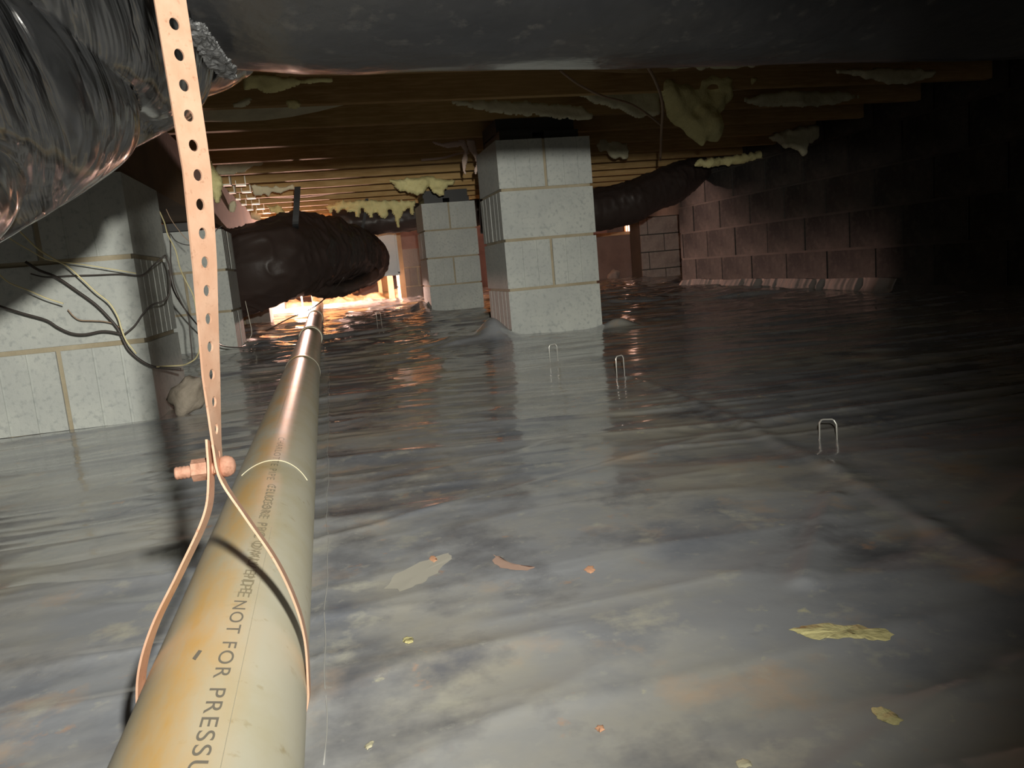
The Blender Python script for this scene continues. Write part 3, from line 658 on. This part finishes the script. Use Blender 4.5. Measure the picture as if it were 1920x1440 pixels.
# ------------------------------------------------------------------ wires
def c5(lst, Y0, Y1=None):
    n = len(lst); Y1 = Y0 if Y1 is None else Y1
    return [U(x/3.131, 360+y/3.131, Y=Y0+(Y1-Y0)*i/(n-1)) for i, (x, y) in enumerate(lst)]
WR = [
 ('cable', c5([(150,410),(230,460),(330,500),(450,580),(560,660),(640,740),(690,800),(720,860),(750,920),(800,970),(860,1010),(920,1030),(1000,1034),(1062,1040)], 1.96), .0042, 'wire_k', 'dark cable sweeping diagonally down across the nearest pier'),
 ('cable', c5([(-60,640),(0,670),(130,712),(270,752),(340,795),(420,830),(500,836),(600,818),(680,826),(728,842)], 1.95), .0036, 'wire_k', 'dark cable coming in from the left edge across the nearest pier'),
 ('cable', c5([(728,838),(790,785),(840,715),(890,665),(960,640),(992,600),(1000,520),(992,430),(968,370)], 1.96, 2.0), .0026, 'wire_k', 'thin dark cable rising from the wire knot to the edge of the nearest pier'),
 ('cable', c5([(180,480),(240,496),(300,500),(400,492),(550,488),(700,482),(830,488),(900,430),(962,375)], 1.99), .0022, 'wire_k', 'thin dark wire strung level across the upper part of the nearest pier'),
 ('cable', c5([(100,215),(150,265),(230,340),(330,400),(400,440),(480,510),(560,585),(640,650),(690,730),(712,800),(740,870),(800,950)], 1.90), .0024, 'wire_y', 'yellow wire running down to the knot on the nearest pier'),
 ('cable', c5([(30,255),(100,300),(180,345),(260,390),(340,408),(480,425),(650,452),(800,478)], 1.92), .0016, 'wire_y', 'thin yellow wire slanting right from under the crumpled duct'),
 ('cable', c5([(-30,450),(0,488),(60,535),(160,575),(270,622),(372,655)], 1.88), .0020, 'wire_y', 'short pale yellow wire ending loose over the nearest pier'),
 ('cable', c5([(398,690),(430,728),(470,752),(540,756),(610,760),(670,775),(725,812)], 1.97), .0018, 'wire_b', 'short brown wire reaching the knot on the nearest pier'),
 ('cable', c5([(935,110),(965,180),(985,250),(1030,340),(1055,440),(1085,510),(1135,610),(1155,720),(1172,830),(1170,920),(1150,975),(1100,1008),(1060,1018),(980,1022),(920,1026)], 2.5, 1.95), .0024, 'wire_y', 'cream wire looping down beside the coppery strap'),
 ('cable', c5([(975,100),(1010,170),(1070,250),(1110,290)], 2.6), .0014, 'wire_b', 'very thin brown wire above the pier with the black plate'),
 ('cable', c5([(935,130),(985,220),(1000,300),(1003,420),(1020,540),(1060,640),(1105,730),(1115,830),(1125,930),(1130,1000)], 2.5, 2.4), .0026, 'wire_k', 'dark wire dropping in front of the second left pier'),
 ('cable', c5([(990,460),(1020,580),(1080,680),(1150,770),(1210,835),(1260,870),(1310,905),(1400,912),(1440,900)], 2.5, 3.9), .0036, 'wire_k', 'dark cable trailing down to the foot of the second left pier'),
 ('cable', c5([(1000,245),(1030,285),(1080,308),(1140,312)], 4.04), .0024, 'wire_k', 'short dark wire sagging below the black plate'),
 ('cable', c5([(1310,195),(1265,230),(1245,290),(1205,305)], 4.04), .0026, 'wire_k', 'hooked dark wire at the top of the second left pier'),
 ('cable', c5([(1440,640),(1460,730),(1478,820),(1465,860),(1440,880)], 4.0), .0016, 'wire_w', 'thin white wire along the edge of the second left pier'),
]
for nm, P_, r_, mm, lab in WR:
    tag(tube('cable', P_, r_*.75, 8, MT[mm], n=6), lab, 'wire')
o = tube('cable', [U(1050,132,Y=2.5), U(1085,158,Y=2.55), U(1130,180,Y=2.6), U(1180,194,Y=2.7), U(1215,215,Y=2.8), U(1240,235,Y=2.9)], .004, 8, MT['wire_b'], n=6); tag(o, 'brown wire drooping beside the big yellow tuft', 'wire')
o = tube('cable', [U(1208,115,Y=2.3), U(1228,150,Y=2.4), U(1242,195,Y=2.6), U(1240,250,Y=2.9), U(1238,300,Y=3.3)], .005, 8, MT['wire_b'], n=6); tag(o, 'dark brown cord hanging down left of the big yellow tuft', 'wire')
o = tube('cable', [U(500,620,Y=4.9), U(540,598,Y=5.2), U(585,578,Y=5.2), U(620,550,Y=5.0), U(645,520,Y=4.75)], .004, 8, MT['wire_k'], n=6); tag(o, 'black wire slung from the bent duct across the lamp glow', 'wire')

# ------------------------------------------------------------------ landscape staples in the sheet
def staple(u, v, hpx, ang, lab, wd=.025):
    p = U(u, v, Z=.005); z0 = fh(p[0], p[1]); p = U(u, v, Z=z0)
    h_ = hpx*p[1]/F
    pts_ = [(-wd/2*1.05, 0, -.02), (-wd/2, 0, h_-.006), (-wd/2+.003, 0, h_-.001), (-wd/2+.006, 0, h_), (wd/2-.006, 0, h_+.001), (wd/2-.003, 0, h_-.001), (wd/2, 0, h_-.007), (wd/2*1.06, 0, -.02)]
    o = tube('landscape_staple', pts_, .0013, 8, MT['steel']); o.location = p; o.rotation_euler.z = ang
    tag(o, lab, 'staple', 'wire staples pinning the sheet')
staple(1039, 678, 34, .1, 'bright wire staple nearest the foot of the tall pier')
staple(1164, 706, 42, .35, 'bright wire staple standing highest, right of the tall pier reflection')
staple(1553, 822, 42, -.9, 'wire staple standing alone on the right side of the sheet')
staple(1107, 605, 22, .2, 'tiny wire staple just at the right corner of the tall pier')
staple(712, 612, 26, .2, 'far wire staple standing among the glowing wrinkles')

# ------------------------------------------------------------------ stones, scraps on the sheet
def rock(name, c, r, m, seed, squash=(1, 1, 1), sub=3):
    import bmesh
    bm = bmesh.new(); bmesh.ops.create_icosphere(bm, subdivisions=sub, radius=1)
    for v in bm.verts:
        n_ = mnoise.noise(v.co*1.4+Vector((seed, 0, 0))); n2 = mnoise.noise(v.co*4+Vector((0, seed, 0)))
        v.co = Vector((v.co.x*squash[0], v.co.y*squash[1], v.co.z*squash[2]))*r*(1+.35*n_+.1*n2)
    me = bpy.data.meshes.new(name); bm.to_mesh(me); bm.free(); o = link(name, me, m, None, True); o.location = tuple(map(float, c)); return o
o = rock('stone', (-.365, 2.05, .05), .05, MT['stone'], 2.2, (.75, .8, 1.15)); o.rotation_euler = (0, .55, .2); tag(o, 'rough grey brown stone leaning at the corner of the nearest pier', 'stone')
p = U(1150, 520, Y=9.0); o = rock('stone', (p[0], 9.0, p[2]), .09, MT['block_pale'], 5, (.8, .8, 1.1)); o.rotation_euler = (0, .5, 0); tag(o, 'pale stone leaning in the reddish far corner', 'stone')

def scrap(u, v, pts_, m, lab, name='insulation_scrap', h_=.0016, cat='scrap', grp='scraps scattered on the sheet'):
    """pts_: outline in photo pixels around (u, v); built as a thin pad on the sheet"""
    P_ = []
    for a, b in pts_:
        q_ = U(a, b, Z=.0); q_ = U(a, b, Z=fh(q_[0], q_[1])); P_.append((q_[0], q_[1], fh(q_[0], q_[1])))
    Q_ = []
    for i in range(len(P_)):
        a_, b_ = np.array(P_[i]), np.array(P_[(i+1) % len(P_)])
        for k in range(4): Q_.append(a_+(b_-a_)*k/4+np.random.uniform(-.1, .1, 3)*np.linalg.norm(b_-a_)*np.array([1, 1, 0]))
    P_ = np.array(Q_); c = P_.mean(0); V = []; n = len(P_)
    for k, (s_, z) in enumerate(((1, .0004), (.82, h_*.8), (.45, h_))):
        for i in range(n): V.append(((P_[i]-c)*s_+c)+np.array([0, 0, z+.0002*random.random()]))
    V.append(c+np.array([0, 0, h_]))
    Fc = [(k*n+i, k*n+(i+1) % n, (k+1)*n+(i+1) % n, (k+1)*n+i) for k in (0, 1) for i in range(n)]+[(2*n+i, 2*n+(i+1) % n, 3*n) for i in range(n)]
    V = np.array(V); o = poly(name, V-c, Fc, m, None, True); o.location = tuple(map(float, c)); return tag(o, lab, cat, grp)
scrap(1590,1190, [(1482,1182),(1510,1172),(1545,1168),(1580,1174),(1612,1172),(1640,1182),(1660,1178),(1676,1190),(1664,1202),(1640,1200),(1605,1196),(1560,1198),(1530,1200),(1500,1190)], MT['insul'], 'long ragged yellow insulation strip on the sheet at the lower right')
scrap(1665,1345, [(1634,1330),(1652,1326),(1672,1334),(1694,1352),(1680,1362),(1660,1356),(1642,1348)], MT['insul'], 'short yellow insulation scrap near the lower right corner')
scrap(765,1200, [(755,1198),(762,1194),(774,1196),(776,1204),(766,1208),(757,1206)], MT['insul'], 'tiny bright yellow crumb right of the pipe')
scrap(1395,1432, [(1380,1430),(1392,1424),(1408,1430),(1412,1440),(1385,1440)], MT['insul_pale'], 'pale crumb cut by the bottom edge of the photo')
scrap(693,1399, [(684,1402),(694,1392),(702,1390),(698,1402),(688,1408)], MT['insul_pale'], 'small pale chip at the bottom right of the pipe')
scrap(812,1049, [(804,1049),(809,1043),(818,1044),(820,1052),(812,1056)], MT['orange'], 'small orange leaf bit nearest the pipe', 'leaf_scrap')
scrap(1105,1068, [(1096,1069),(1102,1061),(1112,1062),(1116,1070),(1108,1076)], MT['orange'], 'small round orange bit right of the faded orange leaf', 'leaf_scrap')
scrap(1125,1368, [(1116,1368),(1121,1362),(1131,1362),(1134,1370),(1126,1375)], MT['orange'], 'lone orange dot low in the middle foreground', 'leaf_scrap')
scrap(950,1058, [(924,1040),(940,1046),(965,1058),(1005,1064),(990,1070),(950,1068),(930,1062)], mat('faded_leaf', (.5, .34, .27), .8), 'faded orange leaf smear in the middle of the foreground', 'leaf_scrap', .0006)
scrap(770,1085, [(720,1102),(745,1078),(790,1055),(840,1038),(850,1044),(825,1070),(790,1095),(750,1108)], mat('dusty_patch', (.46, .44, .38), .8), 'large dusty buff smear on the sheet right of the pipe', 'dust_patch', .0004)
# white scrap stuck on the overhead duct
def hit_duct(u, v, yc=.60, zc=.66, r=.188):
    d = RW@np.array([u-960., 720.-v, -F]); oy, oz = -yc, H-zc
    a = d[1]**2+d[2]**2; b = 2*(oy*d[1]+oz*d[2]); c = oy*oy+oz*oz-r*r; D = max(b*b-4*a*c, 0); t = (-b-math.sqrt(D))/(2*a); p = d*t; return np.array([p[0], p[1]-.004, p[2]+H-.002])
o = flat('paper_scrap', [hit_duct(*q) for q in ((1722,72),(1738,66),(1768,58),(1784,36),(1762,40),(1748,52))], .0006, MT['tag']); keep(o, dx); o['label'] = 'white paper scrap'

# ------------------------------------------------------------------ far room: plenum, framing, lamp
pl = empty('furnace_plenum', (.62, 7.9, .5), 'pale galvanized sheet metal box at the far end of the big bent duct', 'duct box')
a = U(705, 448, Y=7.9); b = U(748, 512, Y=7.9)
keep(box('sheet_metal_box', a[0]-.12, b[0], 7.85, 8.35, b[2], .90, MT['galv']), pl)
keep(boxes('edge_flange', [(a[0]-.125, b[0]+.006, 7.835, 7.85, b[2]-.02, b[2]+.012), (b[0]-.012, b[0]+.008, 7.835, 7.85, b[2], .9)], MT['galv']), pl)
wfm = empty('stud_frame', (.6, 9.6, 0), 'orange-lit wooden stud frame standing behind the glowing lamp area', 'wood frame')
def stud(u0, u1, v0, v1, Y, d=.04, nm='stud'):
    a = U(u0, (v0+v1)/2, Y=Y); b = U(u1, (v0+v1)/2, Y=Y); t_ = U((u0+u1)/2, v0, Y=Y); l_ = U((u0+u1)/2, v1, Y=Y)
    return keep(box(nm, a[0], b[0], Y, Y+d, l_[2], t_[2], MT['wood_new'], jit=.002), wfm)
stud(709, 716, 505, 562, 9.6, .09); stud(729, 739, 505, 578, 9.2, .09)
stud(604, 736, 556, 573, 9.65, .04, 'sill_plate'); stud(717, 729, 510, 556, 9.75, .02, 'backing_board')
post = empty('wooden_post', (.75, 8.3, 0), 'slim wooden post lit warm against the shadowed far pier', 'post')
a = U(746, 470, Y=8.3)
keep(box('post_shaft', a[0]-.015, a[0]+.045, 8.3, 8.39, -.02, .82, MT['wood_new']), post)
keep(box('post_plate', a[0]-.03, a[0]+.32, 8.28, 8.42, .80, .84, MT['wood_new']), post)
def win(n, u0, v0, u1, v1):
    Y = 11.55; a = U(u0, v1, Y=Y); b = U(u1, v0, Y=Y); t = .035
    fr = boxes('window_%d' % n, [(a[0], b[0], Y-.03, Y+.04, a[2], a[2]+t), (a[0], b[0], Y-.03, Y+.04, b[2]-t, b[2]), (a[0], a[0]+t, Y-.03, Y+.04, a[2]+t, b[2]-t), (b[0]-t, b[0], Y-.03, Y+.04, a[2]+t, b[2]-t)], MT['wood_new'])
    tag(fr, kind='structure'); box('pane', a[0]+t, b[0]-t, Y, Y+.01, a[2]+t, b[2]-t, MT['glass'], fr)
win(1, 543, 520, 606, 560); win(2, 612, 522, 669, 555)
ip = []
o = sheet('insulation_pile', -.75, 1.35, 9.15, 10.2, lambda X, Y: -.02+.17*vn(X*5, Y*5, 61)*np.sin(np.pi*np.clip((Y-9.15)/1.05, 0, 1))+.03*vn(X*22, Y*22, 62), 150, 60, mat('lit_batt_pile', (.62, .5, .32), .95, bump=[(40, .8, .01)]))
tag(o, 'heap of crumpled pale insulation glowing on the floor under the work lamp', 'insulation')
lp = empty('work_lamp', LAMP, 'bare glowing work lamp low down under the bent duct', 'lamp')
keep(tube('bulb', [LAMP+np.array([-.09+.18*t, .03, .0]) for t in np.linspace(0, 1, 9)], [.012, .024, .030, .032, .032, .032, .030, .024, .012], 20, MT['bulb']), lp)
keep(tube('lamp_stand', [LAMP+np.array([.0, .05, -.03]), LAMP+np.array([.0, .05, -.24])], .010, 10, MT['black']), lp)
hd = LAMP+np.array([0, .07, 0]); keep(box('reflector', hd[0]-.12, hd[0]+.12, hd[1], hd[1]+.01, hd[2]-.04, hd[2]+.06, MT['galv']), lp)
# brown ledge and bright vent opening in the far right corner
vl = box('wall_far_return', 2.6, 4.38, 9.6, 9.75, -.13, .56, MT['red_wall']); tag(vl, kind='structure')
keepl = box('wooden_ledge', 2.5, 4.38, 9.5, 9.62, .56, .60, MT['wood_new'], vl)

fv = empty('foundation_vent', U(1186,420,Y=9.7), 'small glowing opening in the far right corner above the wooden ledge', 'vent')
a = U(1172, 434, Y=9.7); b = U(1197, 402, Y=9.7)
keep(box('vent_pane', a[0], b[0], 9.70, 9.71, a[2], b[2], mat('daylit_pane', (.8, .7, .65), .5, emit=((1, .72, .62), 2.2))), fv)
for k in range(3):
    x = a[0]+(b[0]-a[0])*(k+.5)/3; keep(box('vent_bar', x-.006, x+.006, 9.685, 9.697, a[2], b[2], MT['wood_new']), fv)
keep(boxes('vent_frame', [(a[0]-.02, a[0], 9.66, 9.72, a[2]-.02, b[2]+.02), (b[0], b[0]+.02, 9.66, 9.72, a[2]-.02, b[2]+.02), (a[0]-.02, b[0]+.02, 9.66, 9.72, b[2], b[2]+.02)], MT['wood_new']), fv)
# crumpled silvery tape patch where the two near ducts meet
ol = [(350,15),(385,28),(415,72),(440,106),(443,128),(418,126),(388,104),(362,62)]
us = np.arange(346, 448, 2.0); vs = np.arange(10, 134, 2.0); gu, gv = np.meshgrid(us, vs); ins = inside(gu, gv, ol)
V, Fc, ix = [], [], {}
for j in range(len(vs)-1):
    for i in range(len(us)-1):
        if ins[j, i] and ins[j+1, i] and ins[j, i+1] and ins[j+1, i+1]:
            qd = []
            for jj, ii in ((j, i), (j, i+1), (j+1, i+1), (j+1, i)):
                if (jj, ii) not in ix:
                    p = hit_duct(us[ii], vs[jj], .625, .652, .190); c_ = np.array([p[0], .625, .652]); n_ = (p-c_)/np.linalg.norm(p-c_)
                    ix[jj, ii] = len(V); V.append(p+n_*(.005+.0022*float(ridge(np.array(us[ii]/9.), np.array(vs[jj]/9.), 81, 2))))
                qd.append(ix[jj, ii])
            Fc.append(tuple(qd))
o = poly('tape_patch', V, Fc, MT['foil'], None, False); md = o.modifiers.new('thickness', 'SOLIDIFY'); md.thickness = .002; keep(o, dl); o['label'] = 'crumpled silvery tape patch'

# pale weld line of the sheet running beside the pipe
wl_ = []
for t in np.linspace(0, 1, 120):
    q_ = s1a*(1-t)+s1b*t; x_ = q_[0]+.0012*math.sin(t*40)+.0008*math.sin(t*111); wl_.append((x_, q_[1], fh(x_, q_[1])-.0003))
tube('weld_seam', wl_, .0005, 6, mat('weld_line', (.42, .42, .40), .6), vb)
